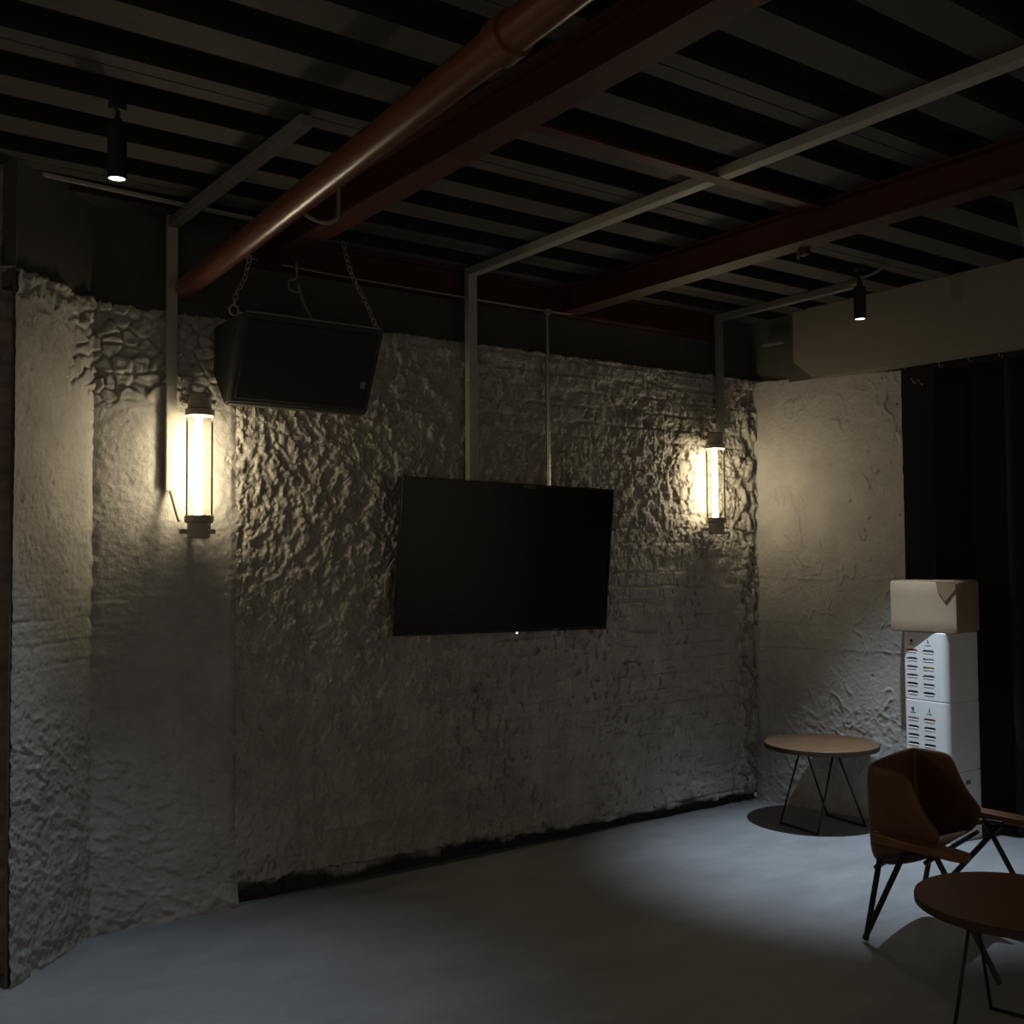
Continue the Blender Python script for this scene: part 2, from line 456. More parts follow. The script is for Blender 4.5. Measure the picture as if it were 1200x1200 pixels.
b = BM(); box(b, (-5.35, -.21, 1.49), (2.05, .06, 2.98)); o = obj('wall_far_left', b, M['brick_dark']); struct(o)
# brick courses of the far left wall are real relief
bpy.data.objects.remove(o)
def far_left(u, z):
    n = Noise(51); g, r, c = bricks(n, u, z, .24, .08, .014)
    return -.016*g + .012*(n.cell(r+10, c+60)-.5) + .008*n.fbm(u*12, z*12, 3)
relief('wall_far_left', [(-5.6, -.25), (-4.28, -.25)], 0, 2.97, .012, far_left, M['brick_dark'])
b = BM(); prism(b, [(-4.345, -.377), (-4.335, -.377), (-4.27, -.22), (-4.28, -.22)], 'z', 0, 2.97)
struct(obj('wall_left_return', b, M['concrete_dark']))

# smooth concrete above the plaster
b = BM(); prism(b, [(-4.345, -.372), (-3.966, .008), (-3.345, .008), (-3.345, .12), (-4.0, .12), (-4.36, -.26)], 'z', 2.50, 3.0)
struct(obj('trim_1', b, M['concrete_dark']))
b = BM(); box(b, (-1.62, .09, 2.76), (3.46, .10, .50)); struct(obj('trim_2', b, M['concrete_dark']))
# beige bulkhead on the right
b = BM(); prism(b, [(-.335, 2.965), (-.335, 2.66), (-.475, 2.545), (-4.2, 2.52), (-4.2, 2.965)], 'x', 0, .13); struct(obj('trim_3', b, M['bulkhead']))
# corner block between bulkhead and band
b = BM(); box(b, (.085, -.25, 2.755), (.11, .62, .41)); struct(obj('trim_4', b, M['concrete_dark']))
b = BM(); box(b, (-.02, -.20, 2.79), (.03, .16, .012)); struct(obj('trim_5', b, M['conduit_dark']))
# reveal of the opening and lintel behind the bulkhead
b = BM(); box(b, (.275, -.925, 1.30), (.27, .05, 2.60)); struct(obj('wall_reveal', b, M['reveal']))
b = BM(); box(b, (.62, -2.3, 1.5), (.06, 3.2, 3.0)); struct(obj('wall_opening', b, M['reveal']))

b = BM(); box(b, (-3.0, -3.2, -.05), (8.4, 7.4, .10)); struct(obj('floor', b, M['floor']))

# profiled steel deck
def deck():
    bm = BM(); P = .316; x0, x1 = -6.9, .40
    y = .20; lo, hi = CEIL, CEIL+.065
    fl, sl = .145, .018
    pts = [(y, hi)]
    k = 0
    y0 = -.045
    prof = []
    i = 0
    yy = -.048+.0725+.316
    while yy > -6.9:
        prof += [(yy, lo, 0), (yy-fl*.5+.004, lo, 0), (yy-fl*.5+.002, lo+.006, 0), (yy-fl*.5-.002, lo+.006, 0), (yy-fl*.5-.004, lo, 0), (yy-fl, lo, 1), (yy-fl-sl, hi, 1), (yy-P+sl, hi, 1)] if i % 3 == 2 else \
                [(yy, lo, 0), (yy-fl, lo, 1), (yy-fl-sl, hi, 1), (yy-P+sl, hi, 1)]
        yy -= P; i += 1
    A = [bm.verts.new((x0, p[0], p[1])) for p in prof]; B = [bm.verts.new((x1, p[0], p[1])) for p in prof]
    for k in range(len(prof)-1):
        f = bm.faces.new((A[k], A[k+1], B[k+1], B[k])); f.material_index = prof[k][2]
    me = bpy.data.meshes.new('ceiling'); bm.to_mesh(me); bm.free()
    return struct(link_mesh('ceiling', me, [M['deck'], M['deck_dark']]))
deck()

# ------------------------------------------------------------------ steel beams and pipes
def ibeam(name, axis, c, a, bb, wid, z0, z1, label, m=None):
    t, wb = .011, .009
    h = wid/2
    prof = [(c-h, z0), (c+h, z0), (c+h, z0+t), (c+wb, z0+t), (c+wb, z1-t), (c+h, z1-t), (c+h, z1), (c-h, z1), (c-h, z1-t), (c-wb, z1-t), (c-wb, z0+t), (c-h, z0+t)]
    bm = BM(); prism(bm, prof, axis, a, bb)
    mid = (a+bb)/2
    o = obj(name, bm, m or M['red_steel'], loc=(mid, c, z0) if axis == 'x' else (c, mid, z0))
    return tag(o, label, 'beam')
ibeam('steel_beam', 'y', -3.232, -6.2, -.055, .112, 2.815, 2.958, 'red oxide steel beam running along the ceiling beside the round pipe, left of the television')
ibeam('steel_beam', 'y', -1.490, -6.2, -.055, .112, 2.815, 2.958, 'red oxide steel beam crossing the ceiling on the right with a clamp on its lower flange')
ibeam('steel_beam', 'x', .012, -3.30, -.33, .10, 2.815, 2.958, 'dark red steel beam lying along the top of the back wall above the television')
b = BM(); prism(b, [(-1.715, 2.918), (-1.775, 2.918), (-1.775, 2.926), (-1.723, 2.926), (-1.723, 2.958), (-1.715, 2.958)], 'x', -3.17, -1.55)
tag(obj('angle_beam', b, M['red_steel'], loc=(-2.36, -1.745, 2.92)), 'thin red steel angle between the two long ceiling beams, crossed by the pale conduit', 'beam')

b = BM(); cyl(b, (-3.600, -.02, 2.655), (-3.860, -3.9, 2.650), .045, 28); p = thing('ceiling_pipe', (-3.67, -1.9, 2.665), 'round reddish brown pipe running under the ceiling left of the red beam', 'pipe')
obj('pipe_body', b, M['red_pipe'], p, smooth='auto')
b = BM(); cyl(b, (-3.7725, -2.60, 2.6517), (-3.7765, -2.66, 2.6517), .054, 28); obj('coupling', b, M['red_pipe'], p, smooth='auto')
b = BM(); cyl(b, (-3.60, -1.22, 2.60), (-3.60, -1.22, 2.60001), .004)
b.free()

b = BM(); cyl(b, (-1.03, -2.34, 2.95), (-.89, -2.34, 2.60), .06, 24)
d0 = thing('duct_stub', (-.96, -2.34, 2.80), 'dark grey round duct slanting down from the ceiling at the right edge', 'duct')
obj('duct_body', b, M['duct'], d0, smooth='auto')

def clamp():
    t = thing('beam_clamp', (-1.43, -1.566, 2.815), 'small steel clamp gripping the lower flange of the right ceiling beam', 'clamp')
    b = BM(); box(b, (-1.43, -1.566, 2.803), (.035, .04, .022)); box(b, (-1.418, -1.566, 2.832), (.012, .04, .05)); obj('clamp_body', b, M['red_steel'], t)
    b = BM(); cyl(b, (-1.455, -1.555, 2.806), (-1.455, -1.555, 2.775), .006, 10); obj('bolt', b, M['chrome'], t)
clamp()

b = BM(); prism(b, [(-4.228, -.276), (-3.70, -.235), (-3.30, -.214), (-3.30, -.190), (-3.70, -.211), (-4.212, -.252)], 'z', 2.948, 2.9595)
tag(obj('ceiling_batten', b, M['conduit'], loc=(-3.76, -.235, 2.95)), 'thin pale batten along the ceiling edge above the left pillar', 'batten')
# ------------------------------------------------------------------ conduits
def conduit(x, y, zb, yend, wid, label, m, vm=None, drop=0.0, deep=.75):
    t = thing('cable_conduit', (x, y, zb), label, 'conduit')
    b = BM(); box(b, (x, y, (zb+CEIL)/2), (wid, wid*deep, CEIL-zb), bev=.003); obj('vertical_channel', b, vm or m, t)
    b = BM(); box(b, (x, (y-wid*.375-.001+yend)/2, CEIL-.021-drop), (wid, abs(yend-y)-wid*.375, .040), bev=.003); obj('ceiling_channel', b, m, t)
    return t
conduit(-2.150, -.062, 1.50, -4.4, .052, 'pale grey square conduit holding the television from the ceiling, left of the thin rod', M['conduit'])
cl = conduit(-3.657, -.033, 1.790, -1.35, .045, 'grey conduit dropping down the wall left of the left tube lamp', M['conduit_dark'], M['conduit'], drop=.013, deep=.56)
b = BM(); tube(b, smooth_path([(-3.657, -.036, 1.786), (-3.652, -.05, 1.755), (-3.642, -.075, 1.69), (-3.636, -.085, 1.66)]), .008)
tag(obj('flex_cable', b, M['cable'], smooth=True, loc=(-3.645, -.08, 1.72)), 'short grey flexible cable between the wall conduit end and the left tube lamp', 'cable')
conduit(-.335, -.05, 2.185, -1.05, .042, 'dark grey conduit dropping to the right tube lamp beside the corner', M['conduit_dark'])

# ------------------------------------------------------------------ tube lamps
def tube_lamp(x, z0, z1, label):
    y = -.125; zc = (z0+z1)/2
    t = thing('tube_lamp', (x, y, z0-.10), label, 'lamp', 'glass tube wall lamps')
    for s, z in ((1, z1), (-1, z0)):
        b = BM()
        lathe(b, (x, y, z), [(0, 0), (.058, 0), (.060, s*.004), (.060, s*.026), (.048, s*.032), (.046, s*.09), (.040, s*.096), (0, s*.096)], 32)
        ec = obj('end_cap', b, M['tube_cap'], t, smooth='auto')
        b = BM()
        box(b, (x, y+.045, z+s*.065), (.125, .012, .022), bev=.002)
        cyl(b, (x, y+.01, z+s*.065), (x, y+.117, z+s*.065), .012, 12)
        for q in (-1, 1):
            cyl(b, (x+q*.055, y+.055, z+s*.065), (x+q*.055, y+.010, z+s*.065), .008, 12)
            cyl(b, (x+q*.055, y+.020, z+s*.065), (x+q*.076, y+.020, z+s*.065), .010, 12)
        obj('wall_bracket', b, M['tube_cap'], ec, smooth='auto')
    b = BM(); cyl(b, (x, y, z0), (x, y, z1), .055, 40, caps=False); obj('glass_sleeve', b, M['glass'], t, smooth=True)
    b = BM(); cyl(b, (x-.006, y, z0+.004), (x-.006, y, z1-.002), .015, 24); obj('glowing_tube', b, M['tube'], t, smooth='auto')
tube_lamp(-3.566, 1.683, 2.102, 'lit glass tube lamp on the left wall pillar below the speaker')
tube_lamp(-.463, 1.7235, 2.131, 'lit glass tube lamp near the right corner of the back wall')

# ------------------------------------------------------------------ spotlights
def spot(x, y, z, top, power, size, label, aim=None):
    t = thing('ceiling_spotlight', (x, y, CEIL), label, 'spotlight', 'black cylinder spotlights')
    b = BM()
    lathe(b, (x, y, z), [(0, .006), (.025, .006), (.027, .0), (.030, 0), (.030, top-z), (.026, top-z+.004), (0, top-z+.004)], 32)
    hs = obj('housing', b, M['black_metal'], t, smooth='auto')
    b = BM(); lathe(b, (x, y, z), [(0, .0035), (.0255, .0038)], 24); obj('lens', b, M['lens'], hs)
    b = BM(); cyl(b, (x, y, top), (x, y, CEIL-.012), .009, 12); cyl(b, (x, y, CEIL-.022), (x, y, CEIL), .028, 20); box(b, (x, y, top+.014), (.024, .018, .024))
    obj('mount', b, M['black_metal'], t, smooth='auto')
    ld = bpy.data.lights.new('spot_light', 'SPOT'); ld.energy = power; ld.color = SPOT_COLOR; ld.spot_size = math.radians(size); ld.spot_blend = 1.0
    ld.shadow_soft_size = .016
    lo = bpy.data.objects.new('spot_light', ld); COL.objects.link(lo); lo.location = (x, y, z-.006)
    if aim is not None:
        d = (Vector(aim)-lo.location).normalized(); lo.rotation_euler = d.to_track_quat('-Z', 'Y').to_euler()
    return t
spot(-4.172, -1.049, 2.716, 2.885, SPOT_POWER[0], 66, 'black cylinder spotlight under the ceiling at the far left')
sr = spot(-.556, -1.213, 2.688, 2.85, SPOT_POWER[1], 59, 'black cylinder spotlight hanging by the bulkhead above the round table')
b = BM(); tube(b, smooth_path([(-.36, -1.02, 2.935), (-.42, -1.09, 2.915), (-.50, -1.17, 2.90), (-.556, -1.213, 2.905)]), .007)
tube(b, smooth_path([(-.556, -1.213, 2.905), (-.55, -1.24, 2.90), (-.51, -1.29, 2.925), (-.485, -1.31, 2.958)]), .007)
obj('supply_cable', b, M['cable'], sr, smooth=True)

# ------------------------------------------------------------------ television
def television():
    tl, tr, bl, br = Vector((-2.629, -.20, 1.880)), Vector((-1.347, -.20, 1.861)), Vector((-2.637, -.14, 1.139)), Vector((-1.330, -.14, 1.111))
    c = (tl+tr+bl+br)/4
    X = ((tr-tl)+(br-bl)).normalized(); Zv = ((tl-bl)+(tr-br)); Zv = (Zv - X*Zv.dot(X)).normalized(); Y = Zv.cross(X)
    W = ((tr-tl).length+(br-bl).length)/2; H = ((tl-bl).length+(tr-br).length)/2
    R = Matrix((X, Y, Zv)).transposed()
    t = thing('television', c, 'large black flat television hung on the back wall, switched off', 'television')
    def part(name, fn, m, par=None): 
        b = BM(); fn(b)
        for v in b.verts: v.co = R @ v.co + c
        return obj(name, b, m, par or t)
    def body(b):
        box(b, (0, .012, 0), (W, .024, H), bev=.003); box(b, (0, .036, -.08), (W*.62, .03, H*.55), bev=.01)
    part('casing', body, M['tv_frame'])
    def bez(b):
        t_ = .010
        box(b, (0, -.003, H/2-t_/2), (W, .008, t_)); box(b, (0, -.003, -H/2+.008), (W, .008, .016))
        box(b, (-W/2+t_/2, -.003, 0), (t_, .008, H-.026)); box(b, (W/2-t_/2, -.003, 0), (t_, .008, H-.026))
    bz = part('bezel', bez, M['tv_frame'])
    part('screen', lambda b: box(b, (0, -.0005, .003), (W-.02, .003, H-.026)), M['tv_screen'])
    part('sticker', lambda b: box(b, (.083, -.0078, H/2-.014), (.075, .0015, .016)), M['sticker'], bz)
    part('status_light', lambda b: box(b, (.055, -.006, -H/2-.004), (.010, .008, .010), bev=.002), M['led'], bz)
    part('badge', lambda b: box(b, (.30, -.0078, -H/2+.008), (.035, .0015, .006)), M['ins_grey'], bz)
    part('mount_plate', lambda b: box(b, (.0, .062, .05), (.62, .022, .30), bev=.002), M['black_metal'])
television()
t = thing('hanging_rod', (-1.662, -.062, 2.815), 'thin bright steel rod from the beam down to the television', 'rod')
b = BM(); cyl(b, (-1.662, -.062, 2.80), (-1.662, -.062, 1.50), .011, 14); obj('rod_body', b, M['chrome'], t, smooth='auto')
b = BM(); cyl(b, (-1.662, -.062, 2.815), (-1.662, -.062, 2.79), .020, 14); obj('rod_socket', b, M['conduit_dark'], t, smooth='auto')
b = BM(); tube(b, smooth_path([(-2.62, -.12, 1.50), (-2.66, -.13, 1.46), (-2.685, -.13, 1.38), (-2.675, -.13, 1.31), (-2.62, -.11, 1.27)]), .005)
tag(obj('power_cable', b, M['cable'], smooth=True, loc=(-2.65, -.12, 1.38)), 'thin pale cable looping out at the left edge of the television', 'cable')

# ------------------------------------------------------------------ speaker on chains
def speaker():
    t = thing('wedge_speaker', (-3.15, -.25, 2.14), 'black wedge speaker hanging on chains above the left tube lamp', 'speaker')
    xa, xb = -3.487, -2.835
    prof = [(-.40, 2.503), (-.235, 2.152), (-.19, 2.145), (.0 - .065, 2.30), (-.065, 2.50)]
    b = BM(); prism(b, prof, 'x', xa, xb)
    bmesh.ops.bevel(b, geom=b.edges[:], offset=.008, segments=2, affect='EDGES')
    obj('cabinet', b, M['speaker'], t, smooth='auto')
    d = Vector((0, -.235+.40, 2.152-2.503)); L_ = d.length; d.normalize(); n = Vector((0, -abs(d.z), -abs(d.y)))
    n = Vector((0, d.z, -d.y))
    c = Vector(((xa+xb)/2, (-.40-.235)/2, (2.503+2.152)/2))
    X = Vector((1, 0, 0)); R = Matrix((X, n, d)).transposed()
    b = BM(); box(b, c+n*.004, (xb-xa-.05, .010, L_-.05), R, bev=.003); gl = obj('grille', b, M['grille'], t)
    b = BM(); box(b, c+n*.011+X*.27+d*.06, (.022, .003, .03), R); obj('badge', b, M['ins_grey'], gl)
    b = BM(); box(b, (-3.16, -.395, 2.507), (.62, .012, .006)); obj('top_edge_strip', b, M['conduit_dark'], t)
    return t
speaker()

def chain(pts, label, ring=False):
    t = thing('hanging_chain', pts[0], label, 'chain', 'speaker chains')
    P = smooth_path(pts, 10)
    # resample
    d = [0]
    for a, c in zip(P, P[1:]): d.append(d[-1]+(c-a).length)
    n = max(4, int(d[-1]/.030)); b = BM()
    for i in range(n):
        s = (i+.5)/n*d[-1]; k = max(j for j in range(len(d)) if d[j] <= s); k = min(k, len(P)-2)
        c = P[k].lerp(P[k+1], (s-d[k])/max(1e-6, d[k+1]-d[k])); dr = (P[k+1]-P[k]).normalized()
        x, y, _ = frame_from(dr); side = x if i % 2 else y
        loop = [c + dr*.021*math.cos(q)+side*.010*math.sin(q) for q in [2*PI*j/12 for j in range(12)]]
        tube(b, loop, .0032, 6, closed=True)
    obj('links', b, M['chain'], t, smooth=True)
    if ring:
        c = Vector(pts[-1]); b = BM(); tube(b, [c+Vector((.020*math.cos(q), 0, .022*math.sin(q)-.02)) for q in [2*PI*j/20 for j in range(20)]], .004, 6, closed=True)
        obj('ring', b, M['chain'], t, smooth=True)
chain([(-2.90, -.13, 2.95), (-2.885, -.18, 2.80), (-2.86, -.28, 2.64), (-2.845, -.35, 2.515)], 'twisted chain from the ceiling to the right end of the black wedge speaker')
chain([(-3.37, -.18, 2.80), (-3.40, -.20, 2.70), (-3.45, -.24, 2.62), (-3.475, -.27, 2.555)], 'short chain with a ring at the left end of the black wedge speaker', True)

t = thing('tied_cable', (-3.10, -.11, 2.82), 'knotted brown cable end dangling from the beam above the black wedge speaker', 'cable')
b = BM(); tube(b, smooth_path([(-3.12, -.10, 2.83), (-3.12, -.105, 2.76), (-3.155, -.11, 2.74), (-3.16, -.12, 2.70), (-3.12, -.12, 2.69), (-3.11, -.11, 2.73), (-3.10, -.12, 2.66), (-3.06, -.13, 2.58), (-3.045, -.13, 2.54)]), .005); obj('cable_strand', b, M['cable'], t, smooth=True)
b = BM(); tube(b, smooth_path([(-3.115, -.105, 2.72), (-3.095, -.115, 2.66), (-3.08, -.12, 2.62)]), .009); obj('cable_wrap', b, M['sticker'], t, smooth=True)
b = BM(); tube(b, smooth_path([(-3.40, -.065, 2.828), (-2.9, -.065, 2.812), (-2.2, -.065, 2.807), (-1.7, -.065, 2.806), (-1.50, -.065, 2.81)]), .0045)
tag(obj('wall_cable', b, M['cable'], smooth=True, loc=(-2.5, -.065, 2.81)), 'long thin cable strung along the lower edge of the beam on the back wall', 'cable')
b = BM(); tube(b, smooth_path([(-3.64, -1.25, 2.672), (-3.60, -1.25, 2.646), (-3.544, -1.25, 2.636), (-3.502, -1.25, 2.655), (-3.492, -1.25, 2.684), (-3.49, -1.25, 2.80)]), .007)
tag(obj('looped_cable', b, M['cable'], smooth=True, loc=(-3.5, -1.25, 2.65)), 'short cable loop hanging between the round pipe and the red beam', 'cable')
b = BM(); tube(b, smooth_path([(-3.63, -.9, 2.702), (-3.655, -1.4, 2.705), (-3.68, -1.9, 2.712), (-3.68, -2.3, 2.74)]), .006)
tag(obj('pipe_cable', b, M['cable'], smooth=True, loc=(-3.61, -1.5, 2.72)), 'thin wire lying along the top of the round red pipe', 'cable')

# ------------------------------------------------------------------ curtain
def curtain():
    bm = BM(); n = 260; y0, y1 = -.99, -3.3; zs = [0.012, .5, 1.0, 1.5, 2.0, 2.45, 2.56]
    nz = Noise(77); cols = []
    for i in range(n):
        s = i/(n-1); y = y0+(y1-y0)*s
        row = []
        for z in zs:
            ph = 2*PI*(y*5.2 + .25*math.sin(y*3.1) + .03*(2.5-z)*math.sin(y*7))
            a = .028 + .020*(2.56-z)/2.56
            row.append(bm.verts.new((.455 + a*math.sin(ph) + .25*a*math.sin(2*ph+1), y, z)))
        cols.append(row)
    for a, b_ in zip(cols, cols[1:]):
        for k in range(len(zs)-1): bm.faces.new((a[k], a[k+1], b_[k+1], b_[k]))
    t = thing('curtain', (.455, -2.1, 0), 'long black curtain hanging in folds behind the stacked crates', 'curtain')
    o = obj('curtain_fabric', bm, M['curtain'], t, smooth=True)
    md = o.modifiers.new('thickness', 'SOLIDIFY'); md.thickness = .003
    b = BM(); cyl(b, (.455, -.975, 2.60), (.455, -3.3, 2.60), .012, 12); obj('curtain_rail', b, M['black_metal'], t, smooth='auto')
    for y in [-1.02-.18*k for k in range(12)]:
        b = BM(); tube(b, [Vector((.455+.018*math.cos(q), y, 2.60+.022*math.sin(q)-.006)) for q in [2*PI*j/14 for j in range(14)]], .003, 6, closed=True)
        obj('curtain_ring', b, M['brass'], t, smooth=True)
curtain()
def hooks():
    for y, dx, lab in ((-.972, .235, 'small brass hook high on the black reveal, left one'), (-.972, .30, 'small brass hook high on the black reveal, right one beside the curtain')):
        t = thing('wall_hook', (dx, y, 2.47), lab, 'hook')
        b = BM(); tube(b, smooth_path([(dx, y, 2.49), (dx, y-.012, 2.475), (dx+.005, y-.02, 2.462), (dx+.016, y-.018, 2.47)]), .004); cyl(b, (dx, y+.003, 2.49), (dx, y-.004, 2.49), .008, 10)
        obj('hook_body', b, M['brass'], t, smooth=True)
hooks()

# ------------------------------------------------------------------ crates and carton
TH = math.radians(5); CA = Vector((math.sin(TH), math.cos(TH), 0)); CB = Vector((math.cos(TH), -math.sin(TH), 0))
CORNER = Vector((-.02, -1.307, 0)); WA, WB, CH = .272, .283, .362
def crate(z0, label, columns, icons, faces=True, badge=False):
    """outline walked as a rounded rectangle; face towards the lamp (along CA) has two columns of slots"""
    r = .035
    cen = CORNER + CA*WA/2 + CB*WB/2
    t = thing('storage_crate', (cen.x, cen.y, z0), label, 'crate', 'white slotted crates')
    # local coords: a along CA (0..WA), b along CB (0..WB)
    def P(a, b_, z): return CORNER + CA*a + CB*b_ + Vector((0, 0, z))
    cuts = [(.074, .147), (.178, .249)]       # slot columns measured from the front corner, along CA
    pts = []                                   # (a, b, tag)
    def arc(ca, cb, t0, t1, n=6):
        return [(ca+r*math.cos(t0+(t1-t0)*i/n), cb+r*math.sin(t0+(t1-t0)*i/n)) for i in range(n+1)]
    pts += arc(r, r, 1.5*PI, PI)[0:0]
    loop = arc(r, r, PI*1.0, PI*1.0, 1)[0:0]
    # walk: face b=0 from a=r to a=WA-r (slots), corner, side a=WA, corner, back b=WB, corner, side a=0, corner
    A = [r] + [q for c in cuts for q in (c[0], (c[0]+.007), c[1]-.007, c[1])] + [WA-.022]
    rr = .022
    loop = [(a, 0.0) for a in A]
    loop += [(WA-rr+rr*math.sin(q), rr-rr*math.cos(q)) for q in [PI/2*i/9 for i in range(1, 10)]]
    loop += [(WA-r+r*math.cos(q), WB-r+r*math.sin(q)) for q in [PI/2*i/12 for i in range(13)]]
    loop += [(r-r*math.sin(q), WB-r+r*math.cos(q)) for q in [PI/2*i/12 for i in range(13)]]
    loop += [(r-r*math.cos(q), r-r*math.sin(q)) for q in [PI/2*i/14 for i in range(14)]]
    n = len(loop)
    rows = columns
    zs = [0.0, .006, .03]
    slots = []
    for k in range(6):
        zt = CH-.092-k*.0445
        slots.append((zt-.0175, zt))
    for (a_, b_) in sorted(slots): zs += [a_, (a_+b_)/2-.0055, (a_+b_)/2+.0055, b_]
    zs += [CH-.02, CH-.004, CH]
    bm = BM(); V = []
    for z in zs:
        inset = .004 if z in (0.0, CH) else 0
        ring = []
        for a, b_ in loop:
            aa = a + (WA/2-a)*inset/(WA/2); bb_ = b_ + (WB/2-b_)*inset/(WB/2)
            # gentle taper: crates are a little wider at the foot
            ring.append(bm.verts.new(P(aa, bb_, z0+z)))
        V.append(ring)
    def is_slot(i, j):
        if not faces or i >= len(A)-1: return False
        zc = (zs[j]+zs[j+1])/2; ac = (A[i]+A[i+1])/2
        for ci, c in enumerate(cuts):
            if c[0] <= ac <= c[1]:
                for s in slots:
                    if s[0] < zc < s[1]:
                        edge = (A[i+1] <= c[0]+.0071) or (A[i] >= c[1]-.0071)
                        midrow = abs(zc-(s[0]+s[1])/2) < .0054
                        return (not edge) or midrow
        return False
    for j in range(len(zs)-1):
        for i in range(n):
            if is_slot(i, j): continue
            bm.faces.new((V[j][i], V[j][(i+1) % n], V[j+1][(i+1) % n], V[j+1][i]))
    bm.faces.new(V[0][::-1]); bm.faces.new(V[-1])
    # folded inner lips of the slots
    o = obj('crate_body', bm, M['white_plastic'], t)
    md = o.modifiers.new('wall', 'SOLIDIFY'); md.thickness = .012; md.offset = -1
    R = Matrix((CA, CB, Vector((0, 0, 1)))).transposed()
    if faces:
        for ci, col in enumerate(columns):
            c = cuts[ci]
            for k, m in col.items():
                zt = slots[k]
                b = BM(); box(b, P((c[0]+c[1])/2, .0145, z0+(zt[0]+zt[1])/2+.001), (c[1]-c[0]-.006, .003, .013), R)
                obj('slot_insert', b, M[m], o)
        b = BM()
        for c in cuts:
            for zs_, ze_ in slots: box(b, P((c[0]+c[1])/2, .002, z0+zs_+.0015), (c[1]-c[0]-.010, .008, .006), R, bev=.001)
        obj('slot_trim', b, M['white_plastic'], o)
        for ci, shape in enumerate(icons):
            c = cuts[ci]; ac = (c[0]+c[1])/2; zc = z0+CH-.052
            b = BM()
            if shape == 'drop':
                for (da, dz, sa, sz) in ((0, .004, .007, .012), (.003, .012, .003, .008), (-.002, -.003, .008, .004)): box(b, P(ac+da, -.0006, zc+dz), (sa, .001, sz), R)
            elif shape == 'bottle':
                for (da, dz, sa, sz) in ((0, -.001, .007, .016), (0, .011, .003, .010)): box(b, P(ac+da, -.0006, zc+dz), (sa, .001, sz), R)
            else:
                for (da, dz, sa, sz) in ((0, .004, .014, .014), (0, -.006, .008, .006), (.009, .004, .003, .008)): box(b, P(ac+da, -.0006, zc+dz), (sa, .001, sz), R)
            for q in range(5): box(b, P(ac-.014+q*.007, -.0006, zc-.017), (.0045, .001, .005), R)
            obj('printed_icon', b, M['ink'], o)
    if badge:
        R2 = Matrix((CB, CA, Vector((0, 0, 1)))).transposed()
        b = BM(); box(b, P(-.0006, WB*.55, z0+CH-.06), (.036, .001, .022), R2)
        obj('printed_label', b, M['ins_grey'], o)
    return t
S0 = {0: 'ins_grey', 1: 'ins_white', 2: 'ins_yellow', 3: 'ins_grey', 4: 'ins_grey'}
S1 = {0: 'ins_orange', 1: 'ins_grey', 2: 'ins_grey', 3: 'ins_grey'}
crate(0.0, 'plain white crate at the floor, lowest of the stack, partly behind the leather chair', [{}, {}], [], faces=False, badge=True)
crate(CH, 'white slotted crate, middle of the stack, with a red insert at right', [{0: 'ins_orange'}, {0: 'ins_cream'}], ['bottle', 'cup'])
crate(2*CH, 'white slotted crate directly under the cardboard box, with a yellow insert', [S0, S1], ['drop', 'cup'])

def carton():
    z0 = 3*CH+.002; Hc = .268
    th = math.radians(-8); a = Vector((math.sin(th), math.cos(th), 0)); b_ = Vector((math.cos(th), -math.sin(th), 0))
    D = Vector((.0, -1.36, 0)); wa, wb = .362, .285
    c = D + a*wa/2 + b_*wb/2
    R = Matrix((a, b_, Vector((0, 0, 1)))).transposed()
    t = thing('cardboard_box', (c.x, c.y, z0), 'brown cardboard box resting on top of the white crates', 'box')
    b = BM(); box(b, c+Vector((0, 0, z0+Hc/2)), (wa, wb, Hc), R, bev=.006)
    nz = Noise(8)
    bmesh.ops.subdivide_edges(b, edges=b.edges[:], cuts=3, use_grid_fill=True)
    for v in b.verts:
        k = float(nz(np.array(v.co.x*9+v.co.z*7), np.array(v.co.y*9+v.co.z*4)))
        v.co += Vector((k*.004, k*.003, k*.003)) if v.co.z > z0+.02 else Vector((0, 0, 0))
    obj('carton_body', b, M['card'], t, smooth='auto')
    b = BM(); box(b, c+Vector((0, 0, z0+Hc+.0035)), (wa-.02, wb-.01, .004), R); obj('top_flap', b, M['card'], t)
    b = BM(); box(b, D - b_*.0025 + a*.035 + Vector((0, 0, z0+.012)), (.05, .002, .02), R)
    prism_pts = [(-.0, .0), (.085, .0), (.075, -.05), (.05, -.11), (.0, -.03)]
    obj('tape', b, M['card_tape'], t)
    b = BM()
    f = [D - b_*.004 + a*p[0] + Vector((0, 0, z0+Hc+.002+p[1])) for p in [(0.0, 0), (.105, 0), (.095, -.05), (.055, -.105), (0.0, -.04)]]
    g = [p - b_*.003 for p in f]
    vf = [b.verts.new(p) for p in f]; vg = [b.verts.new(p) for p in g]
    b.faces.new(vf); b.faces.new(vg[::-1])
    for i in range(5): b.faces.new((vf[i], vf[(i+1) % 5], vg[(i+1) % 5], vg[i]))
    obj('torn_flap', b, M['card_tape'], t)
carton()

